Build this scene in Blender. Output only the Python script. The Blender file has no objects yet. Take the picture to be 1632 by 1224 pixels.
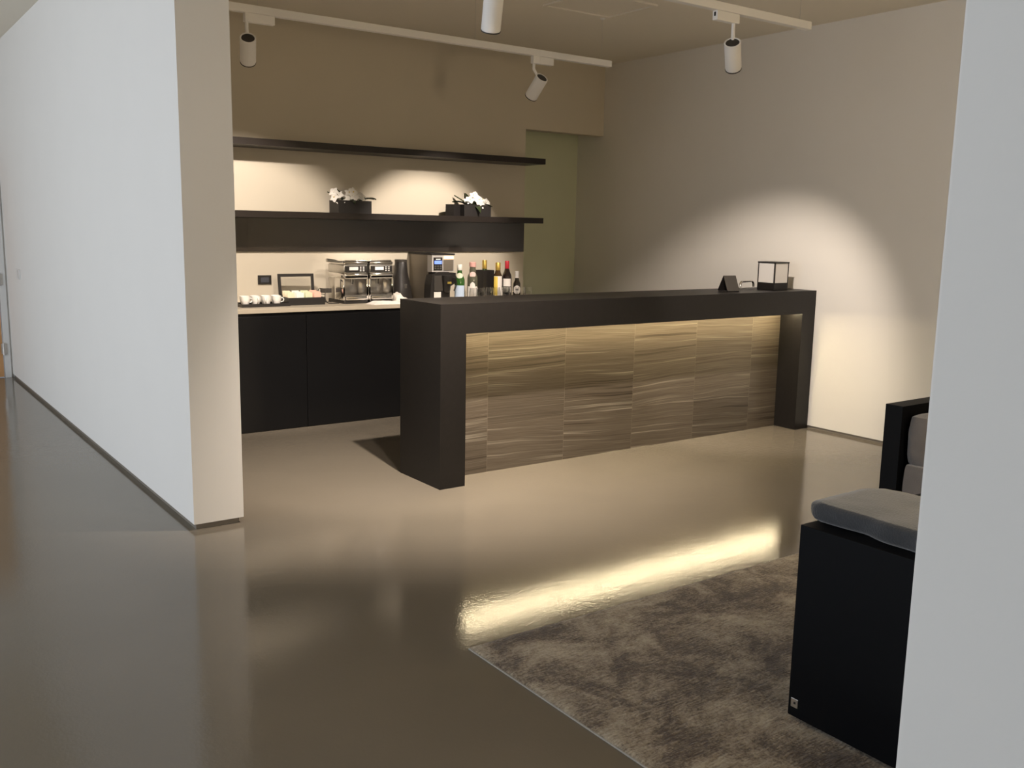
import bpy, bmesh, math, random
from mathutils import Vector, Matrix, noise
random.seed(7)
S = bpy.context.scene
COL = S.collection
PI = math.pi

# ---------------------------------------------------------------- camera
yaw, pitch, roll, fpx, camh = 0.625782, 0.163995, 0.0184798, 1506.005, 1.54369
fw = Vector((math.sin(yaw)*math.cos(pitch), math.cos(yaw)*math.cos(pitch), -math.sin(pitch)))
rt = Vector((math.cos(yaw), -math.sin(yaw), 0)); up = rt.cross(fw)
r2 = rt*math.cos(roll)+up*math.sin(roll); u2 = -rt*math.sin(roll)+up*math.cos(roll)
cd = bpy.data.cameras.new('camera'); cam = bpy.data.objects.new('camera', cd); COL.objects.link(cam)
cd.sensor_fit = 'HORIZONTAL'; cd.sensor_width = 36; cd.lens = fpx*36/1632; cd.clip_start = .05
M = Matrix((r2, u2, -fw)).transposed().to_4x4(); M.translation = (0, 0, camh); cam.matrix_world = M
S.camera = cam
# ---------------------------------------------------------------- world, exposure
w = bpy.data.worlds.new('world'); S.world = w; w.use_nodes = True
w.node_tree.nodes['Background'].inputs[0].default_value = (.75, .86, 1, 1)
w.node_tree.nodes['Background'].inputs[1].default_value = .6
S.view_settings.view_transform = 'Standard'; S.view_settings.look = 'None'
S.view_settings.exposure = 0; S.view_settings.gamma = 1; S.view_settings.use_curve_mapping = False
S.cycles.max_bounces = 10; S.cycles.diffuse_bounces = 6; S.cycles.glossy_bounces = 5; S.cycles.transmission_bounces = 10
S.cycles.transparent_max_bounces = 12; S.cycles.sample_clamp_indirect = 4; S.cycles.use_denoising = True
# ---------------------------------------------------------------- lights of the place
WARM = (1, .86, .735)
def look(o, d): o.rotation_euler = Vector(d).to_track_quat('-Z', 'Y').to_euler()
def spot_light(name, loc, d, power, half, blend, col=WARM, rad=.03):
    l = bpy.data.lights.new(name, 'SPOT'); l.energy = power; l.color = col
    l.spot_size = 2*math.radians(half); l.spot_blend = blend; l.shadow_soft_size = rad
    o = bpy.data.objects.new(name, l); COL.objects.link(o); o.location = loc; look(o, d); return o
def area_light(name, loc, d, sx, sy, power, col):
    l = bpy.data.lights.new(name, 'AREA'); l.shape = 'RECTANGLE'; l.size = sx; l.size_y = sy; l.energy = power; l.color = col
    o = bpy.data.objects.new(name, l); COL.objects.link(o); o.location = loc; look(o, d); return o
COOL = (.84, .905, 1)
# cool daylight from a window added out of view (added_window in wall_left)
area_light('added_window_light', (-5.12, 4.9, 1.65), (1, 0, -.0), 7.9, 2.5, 262, COOL)
# spotlight aims: housing centre, axis, watts, half angle, blend
SPOTS = dict(
    back_left=((2.135, 5.70, 2.56), (.25, .72, -.67), 200, 32, .5),
    back_right=((4.29, 5.70, 2.555), (-.02, .71, -.69), 190, 29.5, .5),
    front_right=((4.33, 3.88, 2.545), (.575, .42, -.705), 205, 31.5, .6),
    front_left=((2.65, 3.88, 2.55), (.20, .44, -.9), 600, 50, .95))

# ---------------------------------------------------------------- materials
def mat(name, col, rough=.5, metal=0, spec=.5, noise_amt=0, noise_scale=6, bump=0, bump_scale=80, trans=0, ior=1.45, coat=0, coat_r=.1, emit=None, emit_s=0, sheen=0):
    m = bpy.data.materials.new(name); m.use_nodes = True
    nt = m.node_tree; b = nt.nodes['Principled BSDF']; L = nt.links
    b.inputs['Base Color'].default_value = (*col, 1); b.inputs['Roughness'].default_value = rough
    b.inputs['Metallic'].default_value = metal; b.inputs['Specular IOR Level'].default_value = spec
    b.inputs['Transmission Weight'].default_value = trans; b.inputs['IOR'].default_value = ior
    b.inputs['Coat Weight'].default_value = coat; b.inputs['Coat Roughness'].default_value = coat_r
    if sheen: b.inputs['Sheen Weight'].default_value = sheen
    if emit: b.inputs['Emission Color'].default_value = (*emit, 1); b.inputs['Emission Strength'].default_value = emit_s
    tc = nt.nodes.new('ShaderNodeTexCoord')
    if noise_amt:
        n = nt.nodes.new('ShaderNodeTexNoise'); n.inputs['Scale'].default_value = noise_scale; n.inputs['Detail'].default_value = 4
        L.new(tc.outputs['Object'], n.inputs['Vector'])
        r = nt.nodes.new('ShaderNodeMix'); r.data_type = 'RGBA'
        L.new(n.outputs['Fac'], r.inputs['Factor'])
        r.inputs['A'].default_value = (*[c*(1-noise_amt) for c in col], 1); r.inputs['B'].default_value = (*[min(1, c*(1+noise_amt)) for c in col], 1)
        L.new(r.outputs['Result'], b.inputs['Base Color'])
    if bump:
        n = nt.nodes.new('ShaderNodeTexNoise'); n.inputs['Scale'].default_value = bump_scale; n.inputs['Detail'].default_value = 3
        L.new(tc.outputs['Object'], n.inputs['Vector'])
        bp = nt.nodes.new('ShaderNodeBump'); bp.inputs['Strength'].default_value = bump; bp.inputs['Distance'].default_value = .01
        L.new(n.outputs['Fac'], bp.inputs['Height']); L.new(bp.outputs['Normal'], b.inputs['Normal'])
    return m

WHITE = mat('white_wall_paint', (.78, .765, .735), .75, spec=.25, noise_amt=.015, noise_scale=3, bump=.02, bump_scale=150)
ROOMW = mat('warm_wall_paint', (.74, .715, .67), .75, spec=.25, noise_amt=.02, noise_scale=3, bump=.02, bump_scale=150)
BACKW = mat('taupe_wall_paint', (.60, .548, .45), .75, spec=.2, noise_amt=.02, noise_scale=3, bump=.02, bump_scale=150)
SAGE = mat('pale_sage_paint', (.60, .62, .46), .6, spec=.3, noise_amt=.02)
CEIL = mat('ceiling_paint', (.82, .77, .67), .85, spec=.2, noise_amt=.015, noise_scale=2)
SKIRT = mat('grey_skirting', (.21, .185, .155), .5, noise_amt=.05)
FRAMEW = mat('frame_paint', (.72, .72, .71), .4, noise_amt=.01)
WOOD = mat('oak_door', (.55, .30, .13), .45, noise_amt=.2, noise_scale=9)
BLACKW = mat('black_stained_oak', (.0115, .0100, .0092), .42, spec=.32, noise_amt=.25, noise_scale=30, bump=.03, bump_scale=200)
BLACKL = mat('black_lacquer', (.006, .006, .0065), .3, spec=.4, noise_amt=.1)
CHAIRB = mat('black_chair_lacquer', (.003, .0032, .004), .45, spec=.1, noise_amt=.1)
SHELFM = mat('dark_brown_shelf', (.017, .013, .011), .38, spec=.4, noise_amt=.2, noise_scale=20)
PANELM = mat('dark_gloss_panel', (.022, .017, .014), .12, spec=.5, coat=.5, coat_r=.05, noise_amt=.05)
WORKTOP = mat('beige_worktop', (.42, .37, .29), .35, noise_amt=.06, noise_scale=25)
TRACKW = mat('white_track_metal', (.82, .81, .79), .45, spec=.4, noise_amt=.01)
DARKP = mat('dark_plastic', (.02, .018, .017), .4, noise_amt=.1)
MIDP = mat('charcoal_plastic', (.05, .045, .04), .4, noise_amt=.1)
GREYP = mat('grey_steel_side', (.25, .22, .18), .38, metal=.55, noise_amt=.05)
CHROME = mat('chrome', (.82, .80, .77), .09, metal=1, noise_amt=.01)
STEEL = mat('brushed_steel', (.6, .58, .55), .28, metal=1, noise_amt=.03)
CERAMIC = mat('white_ceramic', (.86, .84, .80), .18, noise_amt=.01)
PAPERW = mat('white_paper', (.66, .64, .60), .8, noise_amt=.03)
CLOTH = mat('white_towel', (.64, .60, .55), .95, noise_amt=.05, noise_scale=40, bump=.5, bump_scale=120)
SCREEN = mat('blue_screen', (.1, .15, .5), .3, emit=(.22, .35, 1), emit_s=1.1, noise_amt=.02)
SCREENW = mat('grey_screen', (.07, .075, .09), .2, noise_amt=.05)
GOLDL = mat('gold_emblem', (.55, .42, .1), .35, metal=.6, noise_amt=.1)
FROST = mat('frosted_glass', (.62, .60, .575), .6, noise_amt=.01)
LENS = mat('spot_lens', (.9, .85, .75), .2, emit=(1, .85, .6), emit_s=6, noise_amt=.01)
GLASS = mat('clear_glass', (.98, .98, .97), .0, trans=1, ior=1.52)
PETAL = mat('white_petal', (.86, .84, .80), .6, noise_amt=.03)
PETALC = mat('yellow_flower_heart', (.7, .55, .15), .6, noise_amt=.1)
LEAF = mat('dark_green_leaf', (.035, .05, .02), .4, noise_amt=.3, noise_scale=20)
POTM = mat('black_planter', (.016, .014, .014), .5, noise_amt=.15)
VELVET = mat('grey_velvet', (.16, .145, .135), .85, spec=.2, noise_amt=.16, noise_scale=14, bump=.25, bump_scale=160, sheen=.5)
VELVETB = mat('blue_grey_velvet', (.044, .048, .055), .85, spec=.2, noise_amt=.3, noise_scale=14, bump=.25, bump_scale=160, sheen=.5)

def floor_mat():
    m = mat('polished_resin_floor', (.235, .205, .155), .16, spec=.5)
    nt = m.node_tree; b = nt.nodes['Principled BSDF']; L = nt.links
    tc = nt.nodes.new('ShaderNodeTexCoord')
    n = nt.nodes.new('ShaderNodeTexNoise'); n.inputs['Scale'].default_value = 1.3; n.inputs['Detail'].default_value = 6
    L.new(tc.outputs['Object'], n.inputs['Vector'])
    mx = nt.nodes.new('ShaderNodeMix'); mx.data_type = 'RGBA'; L.new(n.outputs['Fac'], mx.inputs['Factor'])
    mx.inputs['A'].default_value = (.155, .135, .106, 1); mx.inputs['B'].default_value = (.19, .166, .132, 1)
    L.new(mx.outputs['Result'], b.inputs['Base Color'])
    n2 = nt.nodes.new('ShaderNodeTexNoise'); n2.inputs['Scale'].default_value = 90; n2.inputs['Detail'].default_value = 3
    L.new(tc.outputs['Object'], n2.inputs['Vector'])
    n3 = nt.nodes.new('ShaderNodeTexNoise'); n3.inputs['Scale'].default_value = 7; n3.inputs['Detail'].default_value = 3
    L.new(tc.outputs['Object'], n3.inputs['Vector'])
    mr = nt.nodes.new('ShaderNodeMapRange'); L.new(n3.outputs['Fac'], mr.inputs['Value'])
    mr.inputs['To Min'].default_value = .06; mr.inputs['To Max'].default_value = .11; L.new(mr.outputs['Result'], b.inputs['Roughness'])
    bp = nt.nodes.new('ShaderNodeBump'); bp.inputs['Strength'].default_value = .085; bp.inputs['Distance'].default_value = .004
    n4 = nt.nodes.new('ShaderNodeTexNoise'); n4.inputs['Scale'].default_value = 26; n4.inputs['Detail'].default_value = 4
    L.new(tc.outputs['Object'], n4.inputs['Vector'])
    ad = nt.nodes.new('ShaderNodeMath'); ad.operation = 'MULTIPLY_ADD'; L.new(n4.outputs['Fac'], ad.inputs[0]); ad.inputs[1].default_value = 1.1; L.new(n2.outputs['Fac'], ad.inputs[2])
    L.new(ad.outputs[0], bp.inputs['Height']); L.new(bp.outputs['Normal'], b.inputs['Normal'])
    return m
FLOOR = floor_mat()

def math_node(nt, op, a, b=None, c=None):
    n = nt.nodes.new('ShaderNodeMath'); n.operation = op
    for i, v in enumerate((a, b, c)):
        if v is None: continue
        if isinstance(v, (int, float)): n.inputs[i].default_value = v
        else: nt.links.new(v, n.inputs[i])
    return n.outputs[0]

def stone_mat():
    m = mat('veined_travertine', (.4, .32, .2), .3, spec=.45)
    nt = m.node_tree; b = nt.nodes['Principled BSDF']; L = nt.links
    tc = nt.nodes.new('ShaderNodeTexCoord'); sp = nt.nodes.new('ShaderNodeSeparateXYZ'); L.new(tc.outputs['Object'], sp.inputs[0])
    X, Z = sp.outputs['X'], sp.outputs['Z']
    tx = math_node(nt, 'DIVIDE', math_node(nt, 'SUBTRACT', X, 3.316-.622*2), .622)
    ix = math_node(nt, 'FLOOR', tx); fx = math_node(nt, 'FRACT', tx)
    tz = math_node(nt, 'DIVIDE', math_node(nt, 'ADD', Z, .33-.303), .33)
    iz = math_node(nt, 'FLOOR', tz); fz = math_node(nt, 'FRACT', tz)
    cv = nt.nodes.new('ShaderNodeCombineXYZ'); L.new(ix, cv.inputs[0]); L.new(iz, cv.inputs[1]); cv.inputs[2].default_value = 3.7
    wn = nt.nodes.new('ShaderNodeTexWhiteNoise'); L.new(cv.outputs[0], wn.inputs['Vector'])
    wc = nt.nodes.new('ShaderNodeSeparateColor'); L.new(wn.outputs['Color'], wc.inputs[0])
    slope = math_node(nt, 'MULTIPLY', math_node(nt, 'SUBTRACT', wc.outputs[0], .40), .10)
    # soft undulation of the beds
    uv = nt.nodes.new('ShaderNodeCombineXYZ'); L.new(math_node(nt, 'MULTIPLY', X, 1.5), uv.inputs[0]); L.new(math_node(nt, 'MULTIPLY', Z, 3.5), uv.inputs[2])
    L.new(math_node(nt, 'MULTIPLY', wc.outputs[1], 17), uv.inputs[1])
    un = nt.nodes.new('ShaderNodeTexNoise'); un.inputs['Scale'].default_value = 1; un.inputs['Detail'].default_value = 2; L.new(uv.outputs[0], un.inputs['Vector'])
    zz = math_node(nt, 'ADD', math_node(nt, 'ADD', Z, math_node(nt, 'MULTIPLY', X, slope)), math_node(nt, 'MULTIPLY', math_node(nt, 'SUBTRACT', un.outputs['Fac'], .5), .05))
    def band(scale, det, off):
        c = nt.nodes.new('ShaderNodeCombineXYZ')
        L.new(math_node(nt, 'MULTIPLY', X, .55), c.inputs[0]); L.new(math_node(nt, 'ADD', math_node(nt, 'MULTIPLY', wc.outputs[2], 9), off), c.inputs[1])
        L.new(math_node(nt, 'MULTIPLY', zz, scale), c.inputs[2])
        n = nt.nodes.new('ShaderNodeTexNoise'); n.inputs['Scale'].default_value = 1; n.inputs['Detail'].default_value = det; n.inputs['Roughness'].default_value = .6
        L.new(c.outputs[0], n.inputs['Vector']); return n.outputs['Fac']
    a = band(42, 4, 0); d = band(170, 3, 5); e = band(11, 2, 11)
    v = math_node(nt, 'ADD', math_node(nt, 'ADD', math_node(nt, 'MULTIPLY', a, .5), math_node(nt, 'MULTIPLY', d, .28)), math_node(nt, 'MULTIPLY', e, .22))
    ramp = nt.nodes.new('ShaderNodeValToRGB'); L.new(v, ramp.inputs[0])
    cr = ramp.color_ramp
    cr.elements[0].position = .34; cr.elements[0].color = (.030, .021, .014, 1)
    cr.elements[1].position = .68; cr.elements[1].color = (.40, .36, .29, 1)
    for pos, c in ((.42, (.068, .053, .039, 1)), (.475, (.125, .104, .079, 1)), (.52, (.082, .065, .048, 1)), (.56, (.135, .114, .088, 1)), (.60, (.20, .175, .138, 1))):
        el = cr.elements.new(pos); el.color = c
    j1 = math_node(nt, 'LESS_THAN', math_node(nt, 'ABSOLUTE', math_node(nt, 'SUBTRACT', fx, .5)), .498)
    j2 = math_node(nt, 'LESS_THAN', math_node(nt, 'ABSOLUTE', math_node(nt, 'SUBTRACT', fz, .5)), .4965)
    jj = math_node(nt, 'MULTIPLY', j1, j2)
    br = math_node(nt, 'ADD', math_node(nt, 'MULTIPLY', wc.outputs[1], .3), .75)
    sc = nt.nodes.new('ShaderNodeVectorMath'); sc.operation = 'SCALE'; L.new(ramp.outputs[0], sc.inputs[0]); L.new(br, sc.inputs['Scale'])
    mx = nt.nodes.new('ShaderNodeMix'); mx.data_type = 'RGBA'; L.new(jj, mx.inputs['Factor'])
    mx.inputs['A'].default_value = (.15, .125, .095, 1); L.new(sc.outputs[0], mx.inputs['B']); L.new(mx.outputs['Result'], b.inputs['Base Color'])
    return m
STONE = stone_mat()

def rug_mat():
    m = mat('mottled_wool_rug', (.2, .16, .12), .95, spec=.1, sheen=.25)
    nt = m.node_tree; b = nt.nodes['Principled BSDF']; L = nt.links
    tc = nt.nodes.new('ShaderNodeTexCoord')
    def no(scale, det, rough=.5, dist=0, vec=None):
        n = nt.nodes.new('ShaderNodeTexNoise'); n.inputs['Scale'].default_value = scale; n.inputs['Detail'].default_value = det
        n.inputs['Roughness'].default_value = rough; n.inputs['Distortion'].default_value = dist
        L.new(vec or tc.outputs['Object'], n.inputs['Vector']); return n.outputs['Fac']
    big = no(3.7, 7, .68, .5); fine = no(110, 3, .7)
    mp = nt.nodes.new('ShaderNodeMapping'); mp.inputs['Scale'].default_value = (18, 120, 1); L.new(tc.outputs['Object'], mp.inputs[0])
    rib = no(1, 2, .5, 0, mp.outputs[0])
    v = math_node(nt, 'ADD', math_node(nt, 'ADD', math_node(nt, 'MULTIPLY', big, .60), math_node(nt, 'MULTIPLY', fine, .24)), math_node(nt, 'MULTIPLY', rib, .16))
    ramp = nt.nodes.new('ShaderNodeValToRGB'); L.new(v, ramp.inputs[0]); cr = ramp.color_ramp
    cr.elements[0].position = .40; cr.elements[0].color = (0.060, 0.042, 0.030, 1)
    cr.elements[1].position = .60; cr.elements[1].color = (0.448, 0.392, 0.304, 1)
    el = cr.elements.new(.46); el.color = (0.124, 0.092, 0.064, 1)
    el = cr.elements.new(.51); el.color = (0.256, 0.210, 0.154, 1)
    L.new(ramp.outputs[0], b.inputs['Base Color'])
    h = math_node(nt, 'ADD', fine, rib)
    bp = nt.nodes.new('ShaderNodeBump'); bp.inputs['Strength'].default_value = .7; bp.inputs['Distance'].default_value = .006
    L.new(h, bp.inputs['Height']); L.new(bp.outputs['Normal'], b.inputs['Normal'])
    return m
RUG = rug_mat()
RUGEDGE = mat('rug_binding', (.36, .335, .295), .9, noise_amt=.2, noise_scale=120)

# ---------------------------------------------------------------- mesh helpers
def bm_new(): return bmesh.new()
def add_box(bm, x0, y0, z0, x1, y1, z1, bev=0, seg=2):
    g = bmesh.ops.create_cube(bm, size=1)
    vs = g['verts']
    for v in vs:
        v.co = Vector(((x0+x1)/2+v.co.x*(x1-x0), (y0+y1)/2+v.co.y*(y1-y0), (z0+z1)/2+v.co.z*(z1-z0)))
    if bev:
        es = list({e for v in vs for e in v.link_edges})
        bmesh.ops.bevel(bm, geom=es, offset=bev, segments=seg, profile=.5, affect='EDGES')
    return bm
def box(*a, **k): return add_box(bm_new(), *a, **k)
def lathe(prof, seg=24, bm=None, mtx=None, cap=True):
    bm = bm or bm_new(); rings = []
    for r, z in prof:
        ring = []
        for i in range(seg):
            a = 2*PI*i/seg; co = Vector((r*math.cos(a), r*math.sin(a), z))
            ring.append(bm.verts.new(mtx @ co if mtx else co))
        rings.append(ring)
    for k in range(len(rings)-1):
        for i in range(seg):
            j = (i+1) % seg
            bm.faces.new((rings[k][i], rings[k][j], rings[k+1][j], rings[k+1][i]))
    if cap:
        bm.faces.new(list(reversed(rings[0]))); bm.faces.new(rings[-1])
    return bm
def tube(pts, r, bm=None, seg=10, closed=False):
    bm = bm or bm_new(); pts = [Vector(p) for p in pts]; rings = []; n = len(pts)
    prev = None
    for k, p in enumerate(pts):
        a = pts[k-1] if (k or closed) else p; c = pts[(k+1) % n] if (k < n-1 or closed) else p
        t = (c-a).normalized()
        if prev is None:
            x = t.orthogonal().normalized()
        else:
            x = (prev - t*prev.dot(t)).normalized()
        prev = x; y = t.cross(x)
        rr = r[k] if isinstance(r, (list, tuple)) else r
        rings.append([bm.verts.new(p+x*rr*math.cos(2*PI*i/seg)+y*rr*math.sin(2*PI*i/seg)) for i in range(seg)])
    for k in range(n if closed else n-1):
        A, B = rings[k], rings[(k+1) % n]
        for i in range(seg):
            j = (i+1) % seg; bm.faces.new((A[i], A[j], B[j], B[i]))
    if not closed:
        bm.faces.new(list(reversed(rings[0]))); bm.faces.new(rings[-1])
    return bm
def prism(poly, y0, y1, bm=None):           # polygon in x,z extruded along y
    bm = bm or bm_new()
    a = [bm.verts.new((x, y0, z)) for x, z in poly]; b = [bm.verts.new((x, y1, z)) for x, z in poly]
    bm.faces.new(a); bm.faces.new(list(reversed(b)))
    for i in range(len(poly)):
        j = (i+1) % len(poly); bm.faces.new((a[j], a[i], b[i], b[j]))
    return bm
def patch(r, a0, a1, z0, z1, bm=None, n=10, ell=False, t=.0012):   # label shell on a cylinder, with thickness
    bm = bm or bm_new(); rows = 10 if ell else 1; ac = (a0+a1)/2; ah = (a1-a0)/2; zc = (z0+z1)/2; zh = (z1-z0)/2
    grid = []
    for k in range(rows+1):
        f = -1+2*k/rows; hw = math.sqrt(max(0.02, 1-f*f)) if ell else 1
        grid.append([[bm.verts.new(((r+s)*math.cos(ac+ah*hw*(2*i/n-1)), (r+s)*math.sin(ac+ah*hw*(2*i/n-1)), zc+zh*f)) for i in range(n+1)] for s in (.0002, t)])
    for k in range(rows):
        for i in range(n):
            A = grid[k]; B = grid[k+1]
            bm.faces.new((A[1][i], A[1][i+1], B[1][i+1], B[1][i])); bm.faces.new((A[0][i+1], A[0][i], B[0][i], B[0][i+1]))
    return bm
def cushion(x0, y0, z0, x1, y1, z1, puff=.25, n=14, wr=.006, seed=0, e=3.2):
    bm = bm_new(); g = bmesh.ops.create_cube(bm, size=2)
    bmesh.ops.subdivide_edges(bm, edges=bm.edges[:], cuts=n, use_grid_fill=True)
    c = Vector(((x0+x1)/2, (y0+y1)/2, (z0+z1)/2)); h = Vector(((x1-x0)/2, (y1-y0)/2, (z1-z0)/2))
    for v in bm.verts:
        p = v.co.copy(); L = (abs(p.x)**e+abs(p.y)**e+abs(p.z)**e)**(1/e)
        k = max(abs(p.x), abs(p.y), abs(p.z))
        q = p*(1-puff)+p/L*k*puff*1.0 if L > 0 else p
        q = p/L if puff >= 1 else p.lerp(p/L, puff)
        co = Vector((c.x+q.x*h.x, c.y+q.y*h.y, c.z+q.z*h.z))
        d = noise.noise(co*7+Vector((seed, 0, 0)))*wr + noise.noise(Vector((co.x*16, co.y*10, co.z*22+seed)))*wr*.6
        co += (co-c).normalized()*d
        v.co = co
    return bm

def obj(name, bm, m, parent=None, loc=None, smooth=False):
    bmesh.ops.recalc_face_normals(bm, faces=bm.faces)
    me = bpy.data.meshes.new(name); bm.to_mesh(me); bm.free()
    o = bpy.data.objects.new(name, me); COL.objects.link(o); me.materials.append(m)
    if smooth:
        for p in me.polygons: p.use_smooth = True
        try: me.set_sharp_from_angle(angle=math.radians(38))
        except Exception: pass
    if parent: o.parent = parent
    if loc: o.location = loc
    return o
def thing(name, label, cat, loc=(0, 0, 0), rz=0, group=None):
    o = bpy.data.objects.new(name, None); COL.objects.link(o); o.location = loc; o.rotation_euler.z = rz; o.empty_display_size = .1
    return tag(o, label, cat, group)
def tag(o, label, cat, group=None):
    o['label'] = label; o['category'] = cat
    if group: o['group'] = group
    return o
def struct(name, bm, m, parent=None):
    o = obj(name, bm, m, parent)
    if not parent: o['kind'] = 'structure'
    return o
def dup(root, loc, label, rz=None):
    r = root.copy(); COL.objects.link(r); r.location = loc; r['label'] = label
    if rz is not None: r.rotation_euler.z = rz
    for ch in list(root.children):
        c = ch.copy(); COL.objects.link(c); c.parent = r
        for g in list(ch.children):
            d = g.copy(); COL.objects.link(d); d.parent = c
    return r

# ================================================================ SETTING
CZ = 3.113; WX = 6.29; WY = 7.25; PX0, PX1 = 1.40, 1.657; G = .03
struct('floor', box(-5.3, -2.6, -.1, 6.5, 10.6, 0), FLOOR)
struct('ceiling', box(-5.3, -2.6, CZ, 6.5, 10.6, CZ+.1), CEIL)
# corridor partition with a wide opening (far pier and near pier)
struct('wall_partition', box(PX0, 4.66, G, PX1, 10.35, CZ), WHITE)
struct('baseboard_partition', box(PX0+.014, 4.676, 0, PX1-.02, 10.35, G), SKIRT)
bm = box(PX0, -2.6, G, PX1, .812, CZ)
es = [e for e in bm.edges if all(abs(v.co.y-.812) < 1e-4 and abs(v.co.x-PX0) < 1e-4 for v in e.verts)]
bmesh.ops.bevel(bm, geom=es, offset=.008, segments=3, affect='EDGES')
struct('wall_front', bm, WHITE)
struct('baseboard_front', box(PX0+.014, -2.6, 0, PX1-.014, .80, G), SKIRT)
# room walls
struct('wall_right', box(WX, -2.6, .022, WX+.12, 7.8, CZ), ROOMW)
struct('baseboard_right', box(WX+.012, -2.6, 0, WX+.12, 7.8, .022), SKIRT)
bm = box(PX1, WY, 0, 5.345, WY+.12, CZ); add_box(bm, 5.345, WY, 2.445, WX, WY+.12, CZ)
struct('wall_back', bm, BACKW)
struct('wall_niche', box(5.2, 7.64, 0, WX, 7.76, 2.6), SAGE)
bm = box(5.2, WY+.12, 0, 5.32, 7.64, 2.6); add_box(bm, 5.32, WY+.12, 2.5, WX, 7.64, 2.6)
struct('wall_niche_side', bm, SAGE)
struct('wall_near', box(-5.2, -2.72, 0, 6.4, -2.6, CZ), WHITE)
# corridor left wall with the unseen window added for daylight
bm = box(-5.06, -2.6, 0, -4.94, .9, CZ); add_box(bm, -5.06, 8.9, 0, -4.94, 10.35, CZ)
add_box(bm, -5.06, .9, 0, -4.94, 8.9, .4); add_box(bm, -5.06, .9, 2.9, -4.94, 8.9, CZ)
struct('wall_left', bm, WHITE)
bm = bm_new()
for y in (.9, 2.87, 4.85, 6.83, 8.86): add_box(bm, -5.03, y, .4, -4.98, y+.04, 2.9)
add_box(bm, -5.03, .9, .4, -4.98, 8.9, .44); add_box(bm, -5.03, .9, 2.86, -4.98, 8.9, 2.9)
struct('added_window', bm, FRAMEW)
# corridor end wall with an oak door near the corner
bm = box(1.385, 10.35, 0, 1.657, 10.47, CZ); add_box(bm, -5.06, 10.35, 0, .36, 10.47, CZ); add_box(bm, .36, 10.35, 2.2, 1.385, 10.47, CZ)
struct('wall_corridor', bm, WHITE)
dr = bpy.data.objects.new('door_1', None); COL.objects.link(dr); dr['kind'] = 'structure'; dr.location = (.36, 10.35, 0)
bm = box(.97, -.02, 0, 1.025, .06, 2.2); add_box(bm, 0, -.02, 0, .05, .06, 2.2); add_box(bm, .05, -.02, 2.15, .97, .06, 2.2)
obj('door_frame', bm, FRAMEW, dr)
leaf = obj('door_leaf', box(.055, -.012, .008, .962, .035, 2.145), WOOD, dr)
obj('door_handle', tube([(.12, -.012, 1.02), (.12, -.06, 1.02), (.24, -.06, 1.02)], .011), STEEL, leaf, smooth=True)
for z in (.285, .96, 1.649):
    bm = lathe([(.011, -.06), (.011, .06)], 12, mtx=Matrix.Translation((.97, -.032, z))); add_box(bm, .95, -.026, z-.05, 1.0, -.0205, z+.05)
    obj('hinge', bm, STEEL, dr, smooth=True)

# ================================================================ CEILING PANEL
t = thing('ceiling_access_panel', 'square flush access panel set into the ceiling', 'ceiling panel', (4.59, 5.37, CZ))
bm = bm_new(); a, b_, f = .31, .265, .022
for (x0, y0, x1, y1) in ((-a, -b_, a, -b_+f), (-a, b_-f, a, b_), (-a, -b_+f, -a+f, b_-f), (a-f, -b_+f, a, b_-f)):
    add_box(bm, x0, y0, -.012, x1, y1, 0)
obj('frame', bm, CEIL, t)
obj('panel', box(-a+f+.008, -b_+f+.008, -.006, a-f-.008, b_-f-.008, 0), CEIL, t)

# ================================================================ LIGHT TRACKS + SPOTLIGHTS
TB, TT = 2.768, 2.814
def track(y, x0, x1, wires, label):
    t = thing('light_track', label, 'light track', (x1, y, TB))
    obj('rail', box(x0-x1, -.022, 0, 0, .022, TT-TB, bev=.003), TRACKW, t)
    for wx in wires:
        wb = lathe([(.0009, TT-TB), (.0009, CZ-TB-.006)], 6, mtx=Matrix.Translation((wx-x1, 0, 0)))
        h = obj('suspension_wire', wb, STEEL, t)
        obj('ceiling_cup', lathe([(.014, CZ-TB-.008), (.022, CZ-TB)], 14, mtx=Matrix.Translation((wx-x1, 0, 0))), TRACKW, h)
track(5.70, 1.68, 4.99, (2.2, 3.75, 4.90), 'white ceiling track nearer the back wall')
track(3.875, 1.7, 4.99, (2.6, 3.8, 4.9), 'white ceiling track nearer the camera, ending by the right wall')

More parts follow.
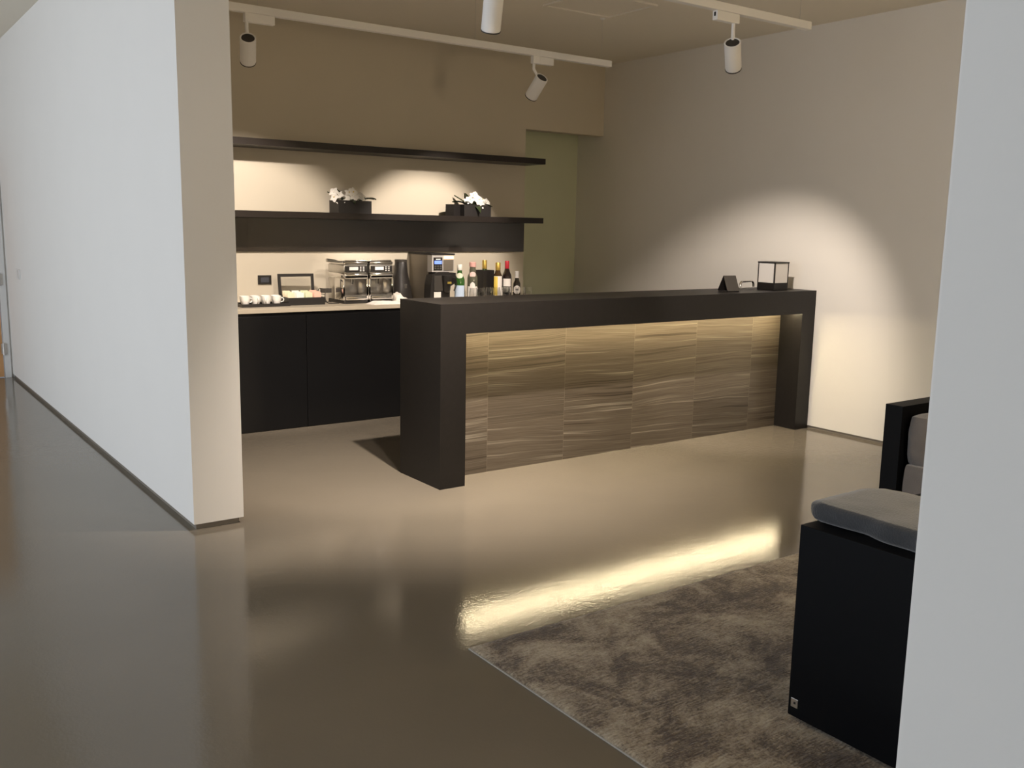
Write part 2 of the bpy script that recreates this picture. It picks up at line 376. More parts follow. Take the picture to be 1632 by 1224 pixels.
def spotlight(key, ax0, ax1, sx, label, y):
    (c, d, pw, half, blend) = SPOTS[key]; d = Vector(d).normalized(); c = Vector(c)
    t = thing('track_spotlight', label, 'spotlight', (c.x, y, TB), group='white cylinder spotlights on the tracks')
    o = Vector((c.x, y, TB))
    bm = box(ax0-c.x, -.019, -.052, ax1-c.x, .019, 0, bev=.003)
    ad = obj('track_adapter', bm, TRACKW, t)
    if key == 'front_right': obj('release_slot', box(ax0-c.x-.001, -.006, -.030, ax0-c.x+.002, .007, -.008), DARKP, ad)
    q = d.to_track_quat('Z', 'Y').to_matrix().to_4x4()
    R, Ln = .047, .175
    mt = Matrix.Translation(c-o) @ q
    back = c-o-d*(Ln/2-.03)
    obj('stem', tube([(sx-c.x, 0, -.05), (sx-c.x, 0, -.09), tuple(back)], .011), TRACKW, t, smooth=True)
    bm = lathe([(R-.012, -Ln/2+.012), (R-.006, -Ln/2), (R, -Ln/2+.002), (R, Ln/2-.006), (R-.002, Ln/2), (R-.008, Ln/2), (R-.010, Ln/2-.02)], 32, mtx=mt, cap=False)
    obj('housing', bm, TRACKW, t, smooth=True)
    obj('back_cap', lathe([(R-.009, -Ln/2+.004), (R-.009, -Ln/2+.022)], 32, mtx=mt), DARKP, t, smooth=True)
    obj('bezel', lathe([(R-.004, Ln/2), (R+.0005, Ln/2), (R+.0005, Ln/2+.005), (R-.008, Ln/2+.005)], 32, mtx=mt, cap=False), DARKP, t, smooth=True)
    obj('lens', lathe([(R-.011, Ln/2-.024), (R-.011, Ln/2-.02)], 32, mtx=mt), LENS, t)
    spot_light('spot_lamp', c+d*(Ln/2+.012), d, pw, half, blend)
spotlight('back_left', 2.115, 2.30, 2.13, 'white spotlight at the left of the back track, beside the pier', 5.70)
spotlight('back_right', 4.245, 4.43, 4.262, 'white tilted spotlight at the right end of the back track', 5.70)
spotlight('front_right', 4.16, 4.345, 4.315, 'white spotlight on the front track nearest the right wall', 3.875)
spotlight('front_left', 2.52, 2.705, 2.65, 'white spotlight cut off by the top edge of the photo', 3.875)
# a recessed downlight over the lounge end of the room (above the picture)
t = thing('recessed_downlight', 'round recessed downlight in the ceiling above the picture', 'downlight', (2.2, 3.05, CZ))
obj('trim_ring', lathe([(.035, -.001), (.05, -.006), (.055, 0)], 24, cap=False), TRACKW, t, smooth=True)
obj('lens', lathe([(.034, -.003), (.034, 0)], 24), LENS, t)
spot_light('downlight_lamp', (2.2, 3.05, CZ-.02), (.174, .61, -.771), 190, 20, .5, rad=.035)

t = dup(t, (2.7, 1.7, CZ), 'added unseen downlight that brightens the pier')  # extra downlight out of view, added to brighten the pier face
spot_light('downlight_lamp', (2.7, 1.7, CZ-.02), (-1.15, 2.96, -1.9), 25, 24, 1, rad=.035)

# unseen globe added as warm fill light, behind the near pier
t = thing('added_fill_globe', 'added frosted globe giving warm fill light, unseen behind the near pier', 'pendant lamp', (3.7, -1.3, 1.5))
GLOBE = mat('added_globe_glow', (.9, .85, .75), .5, emit=(1, .80, .54), emit_s=68, noise_amt=.01)
bm = bm_new(); bmesh.ops.create_uvsphere(bm, u_segments=32, v_segments=18, radius=.2)
obj('globe', bm, GLOBE, t, smooth=True)
obj('cord', tube([(0, 0, .2), (0, 0, CZ-1.5-.02)], .004), DARKP, t)
obj('canopy', lathe([(.05, CZ-1.5-.025), (.055, CZ-1.5)], 20), TRACKW, t, smooth=True)

# ================================================================ BAR COUNTER
BX0, BX1, BY0, BY1, BH, SOF = 2.84, 6.288, 4.642, 5.12, 1.10, .9224
bar = thing('bar_counter', 'long black bar counter with a lit veined stone front', 'bar counter', (BX0, BY0, 0))
def rel(x0, y0, z0, x1, y1, z1, **k): return box(x0-BX0, y0-BY0, z0, x1-BX0, y1-BY0, z1, **k)
obj('countertop', rel(BX0, BY0, SOF, BX1, BY1, BH), BLACKW, bar)
obj('end_panel', rel(BX0, BY0, 0, 3.017, BY1, SOF), BLACKW, bar)
obj('end_panel', rel(6.131, BY0, 0, BX1, BY1, SOF), BLACKW, bar)
fp = obj('front_panel', box(3.017-0, 4.848, 0, 6.131, 4.878, SOF), STONE, bar); fp.location = (-BX0, -BY0, 0); fp['label'] = 'brown veined stone tiles'
obj('rear_panel', rel(3.017, 5.06, 0.02, 6.131, 5.10, SOF), BLACKL, bar)
LED = mat('warm_led', (1, .8, .5), .5, emit=(1, .82, .50), emit_s=98, noise_amt=.01)
ls = obj('light_strip', rel(3.04, 4.728, SOF-.006, 6.11, 4.746, SOF-.0005), LED, bar); ls['label'] = 'glowing warm light strip'

# ---- things on the bar
t = thing('card_stand', 'small black folded card stand on the right end of the bar', 'card stand', (5.43, 4.85, BH), -.12)
obj('front_leaf', prism([(.02, 0), (.125, 0), (.125, .006), (.02, .006)], -.05, .06), DARKP, t)
bm = bm_new()
f1 = [(.03, -.055, .006), (.15, -.055, .006), (.105, -.0, .118), (-.005+.0, .0, .118)]
def slab(bm, quad, off):
    a = [bm.verts.new(Vector(p)) for p in quad]; b = [bm.verts.new(Vector(p)+Vector(off)) for p in quad]
    bm.faces.new(a); bm.faces.new(list(reversed(b)))
    for i in range(4):
        j = (i+1) % 4; bm.faces.new((a[j], a[i], b[i], b[j]))
slab(bm, [(.01, -.055, .006), (.125, -.055, .006), (.125, -.004, .118), (.01, -.004, .118)], (0, .006, 0))
obj('front_face', bm, MIDP, t)
bm = bm_new(); slab(bm, [(.01, .060, .006), (.125, .060, .006), (.125, .003, .118), (.01, .003, .118)], (0, -.006, 0))
obj('rear_face', bm, DARKP, t)

t = thing('bar_faucet', 'small chrome arched faucet at the back of the bar by the lantern', 'faucet', (5.83, 5.02, BH))
arc = [(0, 0, 0), (0, 0, .03)]+[(.03-.03*math.cos(a), .0, .03+.028*math.sin(a)) for a in (.3, .6, .9, 1.2, PI/2)]+[(.15, .02, .058)]+[(.15+.03*math.sin(a), .02, .03+.028*math.cos(a)) for a in (.4, .8, 1.2, PI/2)]+[(.18, .02, .012)]
obj('spout', tube(arc, .009), CHROME, t, smooth=True)
obj('base', lathe([(.014, 0), (.014, .006), (.009, .012)], 16), CHROME, t, smooth=True)

t = thing('lantern', 'square black lantern with frosted white panes on the bar', 'lantern', (6.02, 4.86, BH))
a = .083
obj('base', box(-a, -a, 0, a, a, .057, bev=.002), BLACKW, t)
for sx in (-1, 1):
    for sy in (-1, 1): obj('post', box(sx*a-(.009 if sx > 0 else 0), sy*a-(.009 if sy > 0 else 0), .057, sx*a+(.009 if sx < 0 else 0), sy*a+(.009 if sy < 0 else 0), .207), BLACKW, t)
obj('lid', box(-a-.003, -a-.003, .207, a+.003, a+.003, .218, bev=.0015), BLACKW, t)
for (x0, y0, x1, y1) in ((-a+.009, -a+.002, a-.009, -a+.005), (-a+.009, a-.005, a-.009, a-.002), (-a+.002, -a+.009, -a+.005, a-.009), (a-.005, -a+.009, a-.002, a-.009)):
    obj('pane', box(x0, y0, .057, x1, y1, .207), FROST, t)
t = tag(obj('cup', lathe([(.022, 0), (.026, .062), (.023, .062), (.020, .006)], 20), mat('taupe_cup', (.17, .14, .12), .5, noise_amt=.1), loc=(6.245, 5.0, BH), smooth=True), 'small taupe cup behind the lantern against the right wall', 'cup')

# ================================================================ BACK COUNTER
CT = .92
xs = [1.665, 2.909, 4.13, 5.345]
labs = ['black base cabinet at the left, next to the pier', 'black base cabinet in the middle, left of the bar end', 'black base cabinet at the right, hidden behind the bar']
for k in range(3):
    x0, x1 = xs[k], xs[k+1]
    t = thing('base_cabinet', labs[k], 'cabinet', (x0, 6.70, 0), group='black base cabinets along the back wall')
    obj('body', box(.001, .022, 0, x1-x0-.001, WY-6.705, .888), BLACKL, t)
    obj('door', box(.002, 0, .004, x1-x0-.002, .021, .862, bev=.001), BLACKL, t)
tag(obj('worktop', box(1.66, 6.695, .888, 5.345, WY, CT, bev=.002), WORKTOP), 'beige stone worktop along the back wall', 'worktop')
tag(obj('wall_shelf', box(1.66, 6.94, 2.112, 5.345, WY, 2.162, bev=.001), SHELFM), 'upper dark wall shelf, empty', 'shelf', 'dark shelves on the back wall')
tag(obj('wall_shelf', box(1.66, 6.94, 1.585, 5.335, WY, 1.634, bev=.001), SHELFM), 'lower dark wall shelf carrying the white flowers', 'shelf', 'dark shelves on the back wall')
tag(obj('splash_panel', box(1.66, WY-.016, 1.322, 5.335, WY-.003, 1.585), PANELM), 'dark glossy wall panel under the lower shelf', 'wall panel')

# ---- wall switch, corridor switch
t = thing('wall_switch', 'dark rectangular wall switch with grey screen above the cups', 'switch', (2.80, WY, 1.10))
obj('plate', box(-.055, -.010, -.036, .055, 0, .036, bev=.002), DARKP, t)
obj('screen', box(-.033, -.012, -.020, .033, -.0095, .020), SCREENW, t)
t = thing('wall_switch', 'white flush switch plate on the corridor wall near the oak door', 'switch', (PX0, 9.6, 1.045))
obj('plate', box(-.006, -.09, -.045, 0, .09, .045, bev=.0015), FRAMEW, t)
for y in (-.045, .045): obj('rocker', box(-.009, y-.035, -.032, -.0055, y+.035, .032), FRAMEW, t)

# ---- tray with espresso cups
t = thing('serving_tray', 'black tray of white cups on the worktop beside the pier', 'tray', (2.66, 6.955, CT))
obj('base', box(-.19, -.10, 0, .19, .10, .008), DARKP, t)
bm = bm_new()
for (x0, y0, x1, y1) in ((-.19, -.10, .19, -.092), (-.19, .092, .19, .10), (-.19, -.092, -.182, .092), (.182, -.092, .19, .092)): add_box(bm, x0, y0, .008, x1, y1, .024)
obj('rim', bm, DARKP, t)
cup0 = None
ords = ['leftmost', 'second from left', 'third from left', 'rightmost']
for r_, (yy, rowname) in enumerate(((6.905, 'front'), (6.985, 'rear'))):
    for k in range(4):
        lab = f'white espresso cup in the {rowname} row on the tray, {ords[k]}'
        loc = (2.515+k*.082+(.02 if r_ else 0), yy, CT+.008)
        if cup0 is None:
            cup0 = thing('espresso_cup', lab, 'cup', loc, group='white espresso cups on the tray')
            obj('bowl', lathe([(.020, 0), (.022, .004), (.034, .045), (.0355, .07), (.033, .07), (.031, .045), (.019, .008)], 24), CERAMIC, cup0, smooth=True)
            obj('handle', tube([(.033, 0, .056), (.046, 0, .056), (.053, 0, .045), (.048, 0, .03), (.031, 0, .024)], .0042), CERAMIC, cup0, smooth=True)
        else: dup(cup0, loc, lab, rz=random.uniform(-2.5, .5))

# ---- tea box with sachets
t = thing('tea_box', 'black tea box with its framed lid standing open', 'box', (3.01, 7.0, CT), -.03)
W2, D2 = .148, .10
obj('base', box(-W2, -D2, 0, W2, D2, .008), DARKP, t)
bm = bm_new()
for (x0, y0, x1, y1) in ((-W2, -D2, W2, -D2+.008), (-W2, D2-.008, W2, D2), (-W2, -D2+.008, -W2+.008, D2-.008), (W2-.008, -D2+.008, W2, D2-.008)): add_box(bm, x0, y0, .008, x1, y1, .058)
obj('side_walls', bm, DARKP, t)
for x in (-.074, 0, .074): obj('divider', box(x-.002, -D2+.008, .008, x+.002, D2-.008, .05), DARKP, t)
bm = bm_new(); y0, y1 = D2-.002, D2+.012
for (x0, z0, x1, z1) in ((-W2, .062, W2, .082), (-W2, .222, W2, .245), (-W2, .082, -W2+.022, .222), (W2-.022, .082, W2, .222)): add_box(bm, x0, y0, z0, x1, y1, z1)
lid = obj('lid', bm, DARKP, t); lid.rotation_euler.x = -.12; lid.location = (0, .004, .0)
obj('lid_window', box(-W2+.022, D2+.003, .082, W2-.022, D2+.007, .222), GLASS, lid)
scol = [('cream', (.80, .70, .50)), ('white', (.85, .82, .76)), ('pale green', (.66, .70, .48)), ('pink', (.80, .48, .38))]
for k, (cn, cc) in enumerate(scol):
    sm = mat('sachet_'+cn.replace(' ', '_'), cc, .7, noise_amt=.08, noise_scale=60)
    for j, rn in enumerate(('front', 'middle', 'rear')):
        x = -.111+k*.074
        bm = box(-.030, -.003, 0, .030, .003, .085+.006*j, bev=.001, seg=1)
        o = obj('tea_sachet', bm, sm, loc=(3.01+x, 6.95+j*.045, CT+.0085)); o.rotation_euler = (-.18, 0, random.uniform(-.06, .06))
        tag(o, f'{cn} tea sachet, {rn} one in its compartment of the tea box', 'tea sachet', 'tea sachets in the tea box')

# ---- wire rack left of the coffee machines
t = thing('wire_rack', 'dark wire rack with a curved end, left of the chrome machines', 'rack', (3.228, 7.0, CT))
for y in (-.07, .07):
    pts = [(.062, y, .004), (-.025, y, .004)]+[(-.025-.034*math.sin(a), y, .065-.061*math.cos(a)) for a in (.5, 1, 1.5, 2.0, 2.5)]
    obj('side_wire', tube(pts, .0035), MIDP, t, smooth=True)
for p in ((-.045, .02), (-.056, .075), (-.04, .116)): obj('cross_wire', tube([(p[0], -.07, p[1]), (p[0], .07, p[1])], .003), MIDP, t, smooth=True)
obj('shade_band', box(-.035, .062, .078, .062, .068, .115), MIDP, t)  # dark strip standing in for shade behind the wires

# ---- chrome twin capsule machines
def machine(x, label, lever):
    t = thing('coffee_machine', label, 'coffee machine', (x, 6.87, CT), .0, group='chrome coffee machines')
    w = .1035
    obj('base', box(-w, 0, 0, w, .30, .028, bev=.006), DARKP, t)
    obj('drip_tray', box(-w+.012, -.012, .028, w-.012, .15, .058, bev=.008), CHROME, t, smooth=True)
    bm = bm_new()
    for k in range(7): add_box(bm, -w+.02, .004+k*.018, .058, w-.02, .012+k*.018, .062)
    obj('drip_grate', bm, STEEL, t)
    obj('rear_housing', box(-w, .16, .028, w, .30, .20, bev=.008), STEEL, t, smooth=True)
    for s in (-1, 1): obj('side_pillar', box(s*w-.009, .002, .028, s*w+.009, .16, .20, bev=.004), CHROME, t, smooth=True)
    obj('brew_head', box(-w-.004, -.014, .195, w+.004, .30, .245, bev=.018, seg=4), CHROME, t, smooth=True)
    obj('spout', lathe([(.010, .150), (.014, .175), (.018, .197)], 16, mtx=Matrix.Translation((0, .07, 0))), CHROME, t, smooth=True)
    obj('control_housing', box(-w, .004, .243, w, .30, .308, bev=.006), STEEL, t, smooth=True)
    dp = obj('display_panel', box(-w+.006, -.001, .252, w-.006, .006, .300, bev=.002), DARKP, t)
    obj('screen', box(-w+.045, -.004, .266, .018, -.0005, .292), CERAMIC, dp)
    for i in range(2):
        for j in range(3): obj('button', box(.034+i*.026, -.004, .258+j*.014, .046+i*.026, -.0005, .265+j*.014), CERAMIC, dp)
    obj('lid', box(-w-.003, -.004, .308, w+.003, .30, .334, bev=.012, seg=4), CHROME, t, smooth=True)
    obj('lid_rail', tube([(-w+.01, .012, .340), (w-.01, .012, .340)], .006), CHROME, t, smooth=True)
    if lever:
        obj('lever', tube([(-w+.02, .03, .335), (-w-.03, .03, .330), (-w-.06, .03, .338), (-w-.135, .03, .346)], [.006, .007, .012, .013]), STEEL, t, smooth=True)
    return t
machine(3.412, 'chrome coffee machine at the left, with a lever sticking out', True)
machine(3.639, 'chrome coffee machine at the right, next to the black canister', False)
def crumple(name, x0, y0, x1, y1, h, seed, label, cat, z=CT):
    bm = bm_new(); n = 26
    g = [[None]*(n+1) for _ in range(n+1)]
    for layer in (0, 1):
        for i in range(n+1):
            for j in range(n+1):
                u, v = i/n, j/n; e = min(u, 1-u, v, 1-v)
                wob = .02*noise.noise(Vector((u*3, v*3, seed)))
                hh = h*min(1, (e*6)**.6)*(.62+.3*noise.noise(Vector((u*3, v*3, seed+3)))+.16*noise.noise(Vector((u*7, v*6, seed))))*(1 if h < .05 else max(.12, 1-1.1*u)) if layer else 0
                p = bm.verts.new((x0+(x1-x0)*u+wob, y0+(y1-y0)*v+wob*.6, max(hh, .0012*layer)))
                if layer == 0: g[i][j] = [p, None]
                else: g[i][j][1] = p
    for i in range(n):
        for j in range(n):
            bm.faces.new([g[a][b][1] for a, b in ((i, j), (i+1, j), (i+1, j+1), (i, j+1))]); bm.faces.new([g[a][b][0] for a, b in ((i, j+1), (i+1, j+1), (i+1, j), (i, j))])
    rim = [(i, 0) for i in range(n)]+[(n, j) for j in range(n)]+[(i, n) for i in range(n, 0, -1)]+[(0, j) for j in range(n, 0, -1)]
    for k in range(len(rim)):
        a, b = rim[k], rim[(k+1) % len(rim)]
        bm.faces.new((g[a[0]][a[1]][0], g[b[0]][b[1]][0], g[b[0]][b[1]][1], g[a[0]][a[1]][1]))
    o = obj(name, bm, CLOTH, smooth=True); o.location.z = z
    return tag(o, label, cat)
crumple('towel', 3.49, 6.71, 3.80, 6.85, .03, 1.3, 'crumpled white towel lying in front of the chrome machines', 'towel')
crumple('cloth', 3.755, 6.84, 3.955, 7.02, .16, 5.1, 'bunched white cloth heaped at the foot of the black canister', 'cloth')

# ---- black tapered canister
t = thing('canister', 'tall black tapered canister between the machines', 'canister', (3.965, 7.135, CT))
obj('body', lathe([(.098, 0), (.10, .01), (.082, .12), (.058, .23), (.050, .33), (.046, .335), (.046, .31)], 28), DARKP, t, smooth=True)
obj('rim', lathe([(.0505, .318), (.0525, .32), (.0525, .338), (.049, .338)], 28, cap=False), MIDP, t, smooth=True)
obj('badge', box(-.012, -.0855, .10, .012, -.079, .135), STEEL, t)

# ---- large coffee brewer with grey side and blue display
t = thing('coffee_brewer', 'tall grey and black coffee brewer with a blue display', 'coffee machine', (4.10, 6.86, CT))
t.scale.x = .84
obj('tower', box(.012, .075, 0, .262, .385, .385, bev=.003), GREYP, t)
obj('head', box(.010, .0, .243, .270, .075, .385, bev=.003), mat('silver_panel', (.52, .50, .48), .35, metal=.2, noise_amt=.02), t)
obj('lid', box(-.002, -.004, .385, .276, .385, .397, bev=.002), DARKP, t)
pn = obj('control_panel', box(.028, -.004, .258, .128, .001, .365), DARKP, t)
obj('screen', box(.036, -.007, .310, .120, -.003, .338), SCREEN, pn)
obj('logo_plate', box(.052, -.007, .346, .104, -.003, .354), CERAMIC, pn)
for i in range(3):
    for j in range(2): obj('button', box(.038+i*.03, -.007, .268+j*.018, .056+i*.03, -.003, .279+j*.018), STEEL, pn)
hp = obj('hopper_door', box(.142, -.006, .256, .258, .001, .345, bev=.002), GREYP, t)
obj('lamp_strip', box(.146, -.005, .350, .262, .001, .376), mat('warm_lamp_strip', (1, .8, .55), .4, emit=(1, .62, .3), emit_s=1.2, noise_amt=.01), t)
bm = bm_new()
poly = [(-.03, 0), (.20, 0), (.20, .12), (.27, .15), (.27, .236), (.06, .243), (.0, .22), (-.022, .14)]
prism(poly, -.03, .075, bm)
obj('lower_body', bm, DARKP, t)
obj('face_plate', box(.012, -.036, .085, .115, -.030, .215, bev=.004), MIDP, t)
obj('label_card', box(.012, -.034, .02, .092, -.030, .078), PAPERW, t)
obj('brew_funnel', lathe([(.020, .075), (.034, .09), (.042, .16), (.050, .20), (.050, .215)], 24, mtx=Matrix.Translation((.15, -.045, 0))), DARKP, t, smooth=True)
obj('emblem', box(.128, -.092, .148, .172, -.086, .166), GOLDL, t)
obj('handle', tube([(.20, -.05, .20), (.255, -.05, .19), (.265, -.05, .14), (.235, -.05, .085)], .006), DARKP, t, smooth=True)

# ---- bottles
def glassm(n, c, r=.06): return mat(n, c, r, spec=.6, coat=.6, coat_r=.05, noise_amt=.08)
def bottle(name, label, x, y, h, r, col, capc, caph, parts, shoulder=.58, cat='bottle', neck=.3, z=CT):
    t = thing(name, label, cat, (x, y, z), group='bottles on the back worktop')
    rn = r*neck*1.15
    prof = [(r*.9, 0), (r, .006), (r, h*shoulder*.92), (r*.93, h*shoulder), (r*.62, h*(shoulder+.09)), (rn*1.1, h*(shoulder+.17)), (rn, h*.82), (rn, h*.985)]
    obj('glass_body', lathe(prof, 28), glassm(name+'_glass', col), t, smooth=True)
    obj('cap', lathe([(rn*1.06, h*(1-caph)), (rn*1.12, h*(1-caph)+.002), (rn*1.12, h*.985), (rn*.95, h)], 20), capc, t, smooth=True)
    for (pn, kind, z0, z1, half, m, rad) in parts:
        a = math.radians(238)   # toward the room
        rr = rad if rad else r
        if pn == 'yellow_label': a -= .5
        obj(pn, patch(rr, a-half, a+half, h*z0, h*z1, ell=(kind == 'e')), m, t)
    return t
CAPW = mat('white_foil', (.82, .80, .74), .4, noise_amt=.03); CAPP = mat('pink_foil', (.72, .40, .36), .35, noise_amt=.05)
CAPG = mat('gold_foil', (.78, .55, .14), .3, metal=.7, noise_amt=.1); CAPR = mat('red_foil', (.45, .025, .04), .35, noise_amt=.05)
LBB = mat('pale_blue_label', (.50, .62, .80), .6, noise_amt=.04); LBW = mat('white_label', (.82, .78, .74), .6, noise_amt=.04)
LBP = mat('pink_label', (.86, .62, .58), .6, noise_amt=.04); LBY = mat('yellow_label', (.82, .62, .12), .5, noise_amt=.08); LBK = mat('black_print', (.03, .03, .03), .5, noise_amt=.05)
LBG = mat('cream_neck_label', (.80, .82, .66), .6, noise_amt=.04)
bottle('water_bottle', 'green bottle with white cap and pale blue label', 4.46, 6.98, .30, .045, (.03, .10, .018), CAPW, .17,
       [('label', 'r', .03, .40, 1.1, LBB, 0), ('neck_label', 'e', .60, .76, .75, LBG, .040)], shoulder=.6, neck=.38)
bottle('sparkling_bottle', 'grey green bottle with pink cap and round pink neck label', 4.595, 6.98, .32, .047, (.10, .10, .07), CAPP, .14,
       [('label', 'r', .03, .34, 1.0, LBW, 0), ('side_label', 'e', .22, .46, .5, LBW, .0475), ('neck_label', 'e', .58, .74, .65, LBP, .043)], shoulder=.62, neck=.5)
t = thing('wine_cooler', 'black square bottle cooler holding the gold topped bottle', 'cooler', (4.775, 7.06, CT), .2)
bm = bm_new()
for (p, q_) in (((-.07, -.055), (.07, -.048)), ((-.07, .048), (.07, .055)), ((-.07, -.048), (-.063, .048)), ((.063, -.048), (.07, .048))): add_box(bm, p[0], p[1], .008, q_[0], q_[1], .245)
obj('sleeve', bm, DARKP, t); obj('base', box(-.07, -.055, 0, .07, .055, .008), DARKP, t)
bottle('champagne_bottle', 'gold topped bottle standing in the black cooler', 4.775, 7.06, .325, .040, (.02, .035, .012), CAPG, .30, [], shoulder=.6, neck=.42, z=CT+.008)
bottle('white_wine_bottle', 'bottle with gold foil and yellow and white label', 4.848, 6.955, .315, .042, (.05, .028, .010), CAPG, .24,
       [('label', 'r', .06, .62, .95, LBW, 0), ('yellow_label', 'r', .07, .61, .44, LBY, .0425)], shoulder=.62, neck=.42)
bottle('red_wine_bottle', 'dark wine bottle with red foil and white label', 4.965, 6.98, .328, .043, (.014, .008, .007), CAPR, .25,
       [('label', 'r', .31, .52, .85, LBW, 0), ('lower_label', 'r', .14, .29, .85, LBW, 0)], shoulder=.62, neck=.36)
bottle('beer_bottle', 'small dark bottle with silver neck foil at the end of the row', 5.07, 6.97, .235, .034, (.016, .012, .008), mat('silver_foil', (.72, .70, .68), .35, noise_amt=.05), .22,
       [('label', 'e', .12, .46, .95, LBW, 0), ('emblem', 'e', .26, .34, .2, LBK, .0352), ('neck_band', 'r', .74, .80, 1.2, LBW, .0165)], shoulder=.55, neck=.42)

# ---- drinking glasses in front of the bottles
gl0 = None
spots_ = [(4.49, 6.80, 'in front of the green bottle'), (4.575, 6.82, 'in front of the pink capped bottle'), (4.66, 6.80, 'left of the black cooler'), (4.745, 6.83, 'in front of the black cooler'),
          (4.83, 6.80, 'in front of the yellow labelled bottle'), (4.915, 6.82, 'left of the red foiled bottle'), (5.0, 6.80, 'in front of the red foiled bottle'), (5.085, 6.82, 'in front of the small dark bottle'),
          (4.70, 6.90, 'close to the foot of the black cooler'), (4.90, 6.90, 'right beside the yellow labelled bottle')]
for x, y, lb in spots_:
    lab = 'clear stemless glass '+lb
    if gl0 is None:
        gl0 = tag(obj('drinking_glass', lathe([(.024, 0), (.032, .004), (.039, .035), (.038, .07), (.033, .105), (.0315, .105), (.0363, .07), (.0372, .035), (.030, .008), (.001, .006)], 28), GLASS, loc=(x, y, CT), smooth=True), lab, 'glass', 'clear glasses in front of the bottles')
    else: dup(gl0, (x, y, CT), lab)

# ================================================================ FLOWERS ON THE SHELF
SZ = 1.634
def flower_bm(s, seed):
    rnd = random.Random(seed); bm = bm_new()
    for k in range(5):
        a = 2*PI*k/5+rnd.uniform(-.15, .15); wd = .62 if k % 2 else .75
        rows = []
        for i in range(5):
            f = i/4; r = s*(.12+.95*f); wv = s*wd*math.sin(PI*min(.93, .12+f*.82))*.62; z = s*(.28*f-.35*f*f)
            row = []
            for j in (-1, 0, 1):
                p = Vector((r, j*wv, z+(.10*s if j == 0 else 0)))
                row.append(bm.verts.new(Matrix.Rotation(a, 3, 'Z') @ p))
            rows.append(row)
        for i in range(4):
            for j in range(2): bm.faces.new((rows[i][j], rows[i][j+1], rows[i+1][j+1], rows[i+1][j]))
    r = bmesh.ops.extrude_face_region(bm, geom=bm.faces[:])
    for v in [g for g in r['geom'] if isinstance(g, bmesh.types.BMVert)]: v.co.z -= .0018
    return bm
def heart_bm(s):
    bm = bm_new(); bmesh.ops.create_uvsphere(bm, u_segments=8, v_segments=6, radius=s*.17)
    for v in bm.verts: v.co.z += s*.12
    return bm
def leaf_bm(L, wd, curl):
    bm = bm_new(); rows = []
    for i in range(8):
        f = i/7; r = L*f; z = L*(.75*f-curl*f*f); wv = wd*math.sin(PI*(.08+.9*f))*.5
        rows.append([bm.verts.new((r, j*wv, z+(0 if j else -.12*wd))) for j in (-1, 0, 1)])
    for i in range(7):
        for j in range(2): bm.faces.new((rows[i][j], rows[i][j+1], rows[i+1][j+1], rows[i+1][j]))
    r = bmesh.ops.extrude_face_region(bm, geom=bm.faces[:])
    for v in [g for g in r['geom'] if isinstance(g, bmesh.types.BMVert)]: v.co.z -= .0016
    return bm
def planter(x, y, rz, w, dp, h, label, blooms, leaves, seed):
    rnd = random.Random(seed)
    t = thing('potted_flowers', label, 'potted flowers', (x, y, SZ), rz, group='black planters of white flowers on the lower shelf')
    bm = bm_new(); tk = .008
    for (x0, y0, x1, y1) in ((-w, -dp, w, -dp+tk), (-w, dp-tk, w, dp), (-w, -dp+tk, -w+tk, dp-tk), (w-tk, -dp+tk, w, dp-tk)): add_box(bm, x0, y0, 0, x1, y1, h)
    obj('pot', bm, POTM, t)
    obj('soil', box(-w+tk, -dp+tk, 0, w-tk, dp-tk, h-.012), mat('dark_soil', (.02, .015, .01), .95, noise_amt=.3, noise_scale=60), t)
    for (px, py, pz, s) in blooms:
        base = Vector((px*.35, py*.5, h-.014)); tip = Vector((px, py, pz))
        mid = (base+tip)/2+Vector((px*.12, -.01, .02))
        obj('stem', tube([tuple(base), tuple(mid), tuple(tip)], .0022, seg=6), LEAF, t, smooth=True)
        b = obj('blossom', flower_bm(s*1.12, rnd.random()), PETAL, t, loc=(px, py, pz+.008), smooth=True)
        d = Vector((px*2+rnd.uniform(-.12, .12)-.05, -.3+rnd.uniform(-.1, .1), .22+rnd.uniform(-.1, .15)))
        b.rotation_euler = d.to_track_quat('Z', 'Y').to_euler()
        obj('flower_heart', heart_bm(s), PETALC if rnd.random() < .5 else PETAL, b, smooth=True)
    for (a, L, wd, cu, ox) in leaves:
        l = obj('leaf', leaf_bm(L*1.2, wd*1.15, cu), LEAF, t, loc=(ox, 0, h-.016), smooth=True); l.rotation_euler.z = a
bl1 = [(-.16, -.03, .155, .036), (-.165, -.05, .115, .036), (-.13, -.06, .13, .034), (-.135, -.06, .085, .026), (-.105, -.065, .078, .022), (-.06, -.05, .115, .036), (-.03, -.04, .155, .034), (0., -.05, .16, .036), (.005, -.06, .125, .034), (.05, -.05, .13, .036), (.075, -.055, .118, .038), (.09, -.04, .14, .03)]
lf1 = [(.1, .16, .06, .55, .05), (2.6, .13, .05, .2, -.03), (.9, .13, .045, .1, .02), (3.3, .10, .05, .6, -.06), (-.6, .12, .05, .5, .05), (-1.6, .11, .05, .8, -.02), (1.9, .14, .04, .05, 0), (-2.4, .13, .05, .6, -.05)]
planter(3.475, 7.085, 0, .146, .085, .10, 'black square planter of white flowers at the left of the lower shelf', bl1, lf1, 3)
bl2 = [(-.09, -.05, .125, .028), (-.06, -.05, .135, .034), (-.02, -.04, .175, .030), (.0, -.05, .155, .036), (.03, -.055, .135, .036), (.045, -.06, .10, .040), (.07, -.05, .14, .034), (.085, -.05, .118, .034), (.02, -.065, .115, .034), (.14, -.03, .118, .036), (.145, -.03, .095, .03), (.115, -.06, .075, .02), (.01, -.03, .19, .02)]
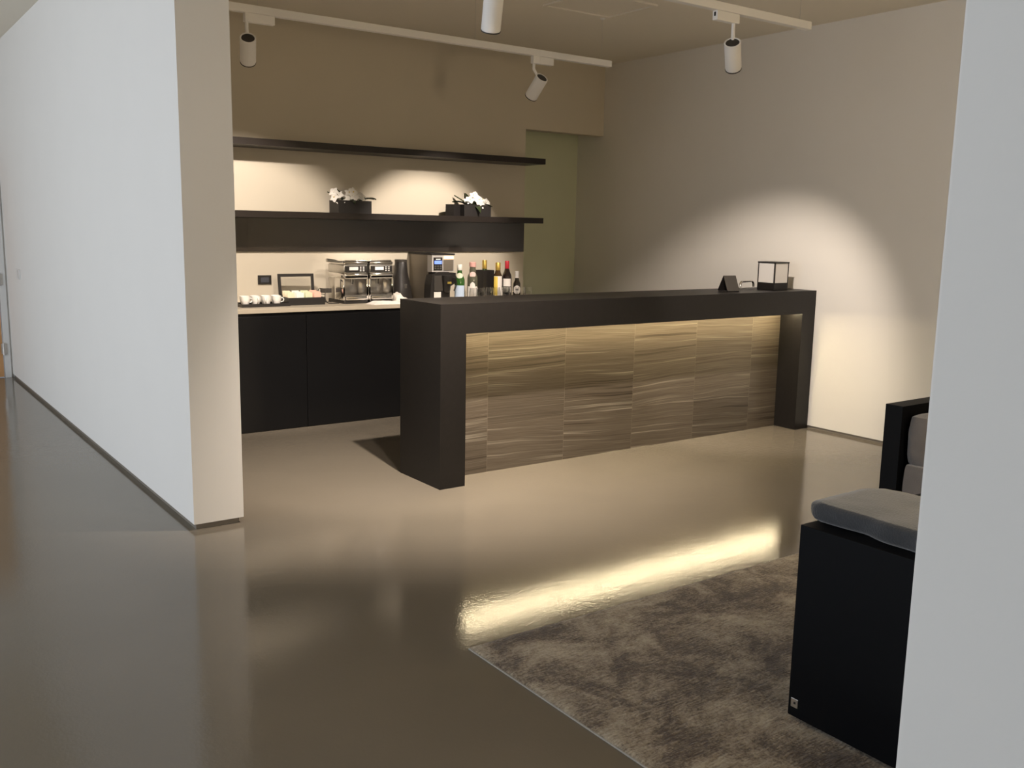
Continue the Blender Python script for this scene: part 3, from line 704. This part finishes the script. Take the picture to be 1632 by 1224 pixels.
lf2 = [(3.0, .14, .06, .5, -.03), (.2, .14, .05, .5, .04), (1.0, .12, .05, .15, .02), (2.2, .13, .05, .1, -.02), (-.8, .12, .05, .7, .04), (-1.7, .12, .055, 1.1, .01), (-2.4, .13, .05, .5, -.04), (1.6, .16, .035, 0, .03)]
planter(4.655, 7.085, .0, .140, .085, .10, 'black square planter of white flowers at the right of the lower shelf', bl2, lf2, 8)
t = thing('square_vase', 'small black cube vase beside the right planter on the shelf', 'vase', (4.455, 7.09, SZ), .35)
bm = bm_new()
for (x0, y0, x1, y1) in ((-.045, -.045, .045, -.039), (-.045, .039, .045, .045), (-.045, -.039, -.039, .039), (.039, -.039, .045, .039)): add_box(bm, x0, y0, 0, x1, y1, .1)
obj('side_walls', bm, POTM, t); obj('base', box(-.039, -.039, 0, .039, .039, .01), POTM, t)

# ================================================================ RUG
t = thing('area_rug', 'mottled brown and beige rug under the armchairs', 'rug', (1.815, -.6, 0))
rx, ry, st = 3.4, 3.35, .014
bm = bm_new(); nx, ny = int(rx/st), int(ry/st); vs = []
rnd = random.Random(2)
for i in range(nx+1):
    row = []
    for j in range(ny+1):
        e = min(i, j, nx-i, ny-j); z = .0125+rnd.uniform(-.0022, .0022) if e > 0 else .008
        jx = rnd.uniform(-.003, .003) if 0 < i < nx else rnd.uniform(-.0025, .0025)
        jy = rnd.uniform(-.003, .003) if 0 < j < ny else rnd.uniform(-.004, .004)
        row.append(bm.verts.new((i*st+jx, j*st+jy, z)))
    vs.append(row)
for i in range(nx):
    for j in range(ny): bm.faces.new((vs[i][j], vs[i+1][j], vs[i+1][j+1], vs[i][j+1]))
rim = [vs[i][0] for i in range(nx)]+[vs[nx][j] for j in range(ny)]+[vs[i][ny] for i in range(nx, 0, -1)]+[vs[0][j] for j in range(ny, 0, -1)]
low = [bm.verts.new((v.co.x, v.co.y, 0.0005)) for v in rim]
for k in range(len(rim)):
    j = (k+1) % len(rim); bm.faces.new((rim[j], rim[k], low[k], low[j]))
obj('pile', bm, RUG, t, smooth=True)
bm = box(-.005, 0, 0.0003, .001, ry, .006, bev=.0015); obj('edge_binding', bm, RUGEDGE, t)

# ================================================================ ARMCHAIRS
def armchair(loc, rz, label, near):
    t = thing('armchair', label, 'armchair', loc, rz, group='low black panel armchairs')
    W, D, H, Z0 = .98, .88, .64, .012
    obj('back_panel', box(0, -W, Z0, .09, 0, H, bev=.0015), CHAIRB, t)
    for y in (-.1, -W): obj('arm_panel', box(.09, y, Z0, D, y+.1, H, bev=.0015), CHAIRB, t)
    obj('base', box(.09, -W+.1, Z0, D-.005, -.1, .07), CHAIRB, t)
    for x in (.08, D-.08):
        for y in (-W+.08, -.08): obj('foot', lathe([(.02, 0), (.02, Z0)], 14, mtx=Matrix.Translation((x, y, 0))), DARKP, t)
    obj('seat_cushion', cushion(.26, -W+.105, .07, D-.015, -.105, .335, puff=.3, seed=1.2, wr=.005, e=5), VELVET, t, smooth=True)
    obj('back_cushion', cushion(.095, -W+.11, .30, .30, -.11, .63, puff=.55, seed=4.7, wr=.008), VELVET, t, smooth=True)
    obj('head_pad', cushion(.052, -W+.005, H-.002, .42, .038, H+.066, puff=.55, n=44, seed=9.1, wr=.02, e=4.5), VELVETB if near else VELVET, t, smooth=True)
    for y in (-.235, -W+.105): obj('arm_cushion', cushion(.31, y, .315, D-.03, y+.13, .60, puff=.5, seed=y*9, wr=.008), VELVET, t, smooth=True)
    tg = obj('maker_tag', box(-.002, -.037, .044, .0005, -.011, .061+.012, bev=.0005), STEEL, t)
    bm = box(-.003, -.029, .056, -.0015, -.022, .063)
    obj('tag_mark', bm, DARKP, tg)
armchair((2.378, 1.753, .0145), 0, 'near armchair seen from behind, black panel with a grey pad on top', True)
armchair((5.40, 1.87, .0145), PI, 'far armchair across the rug, facing the near one, with grey cushions', False)
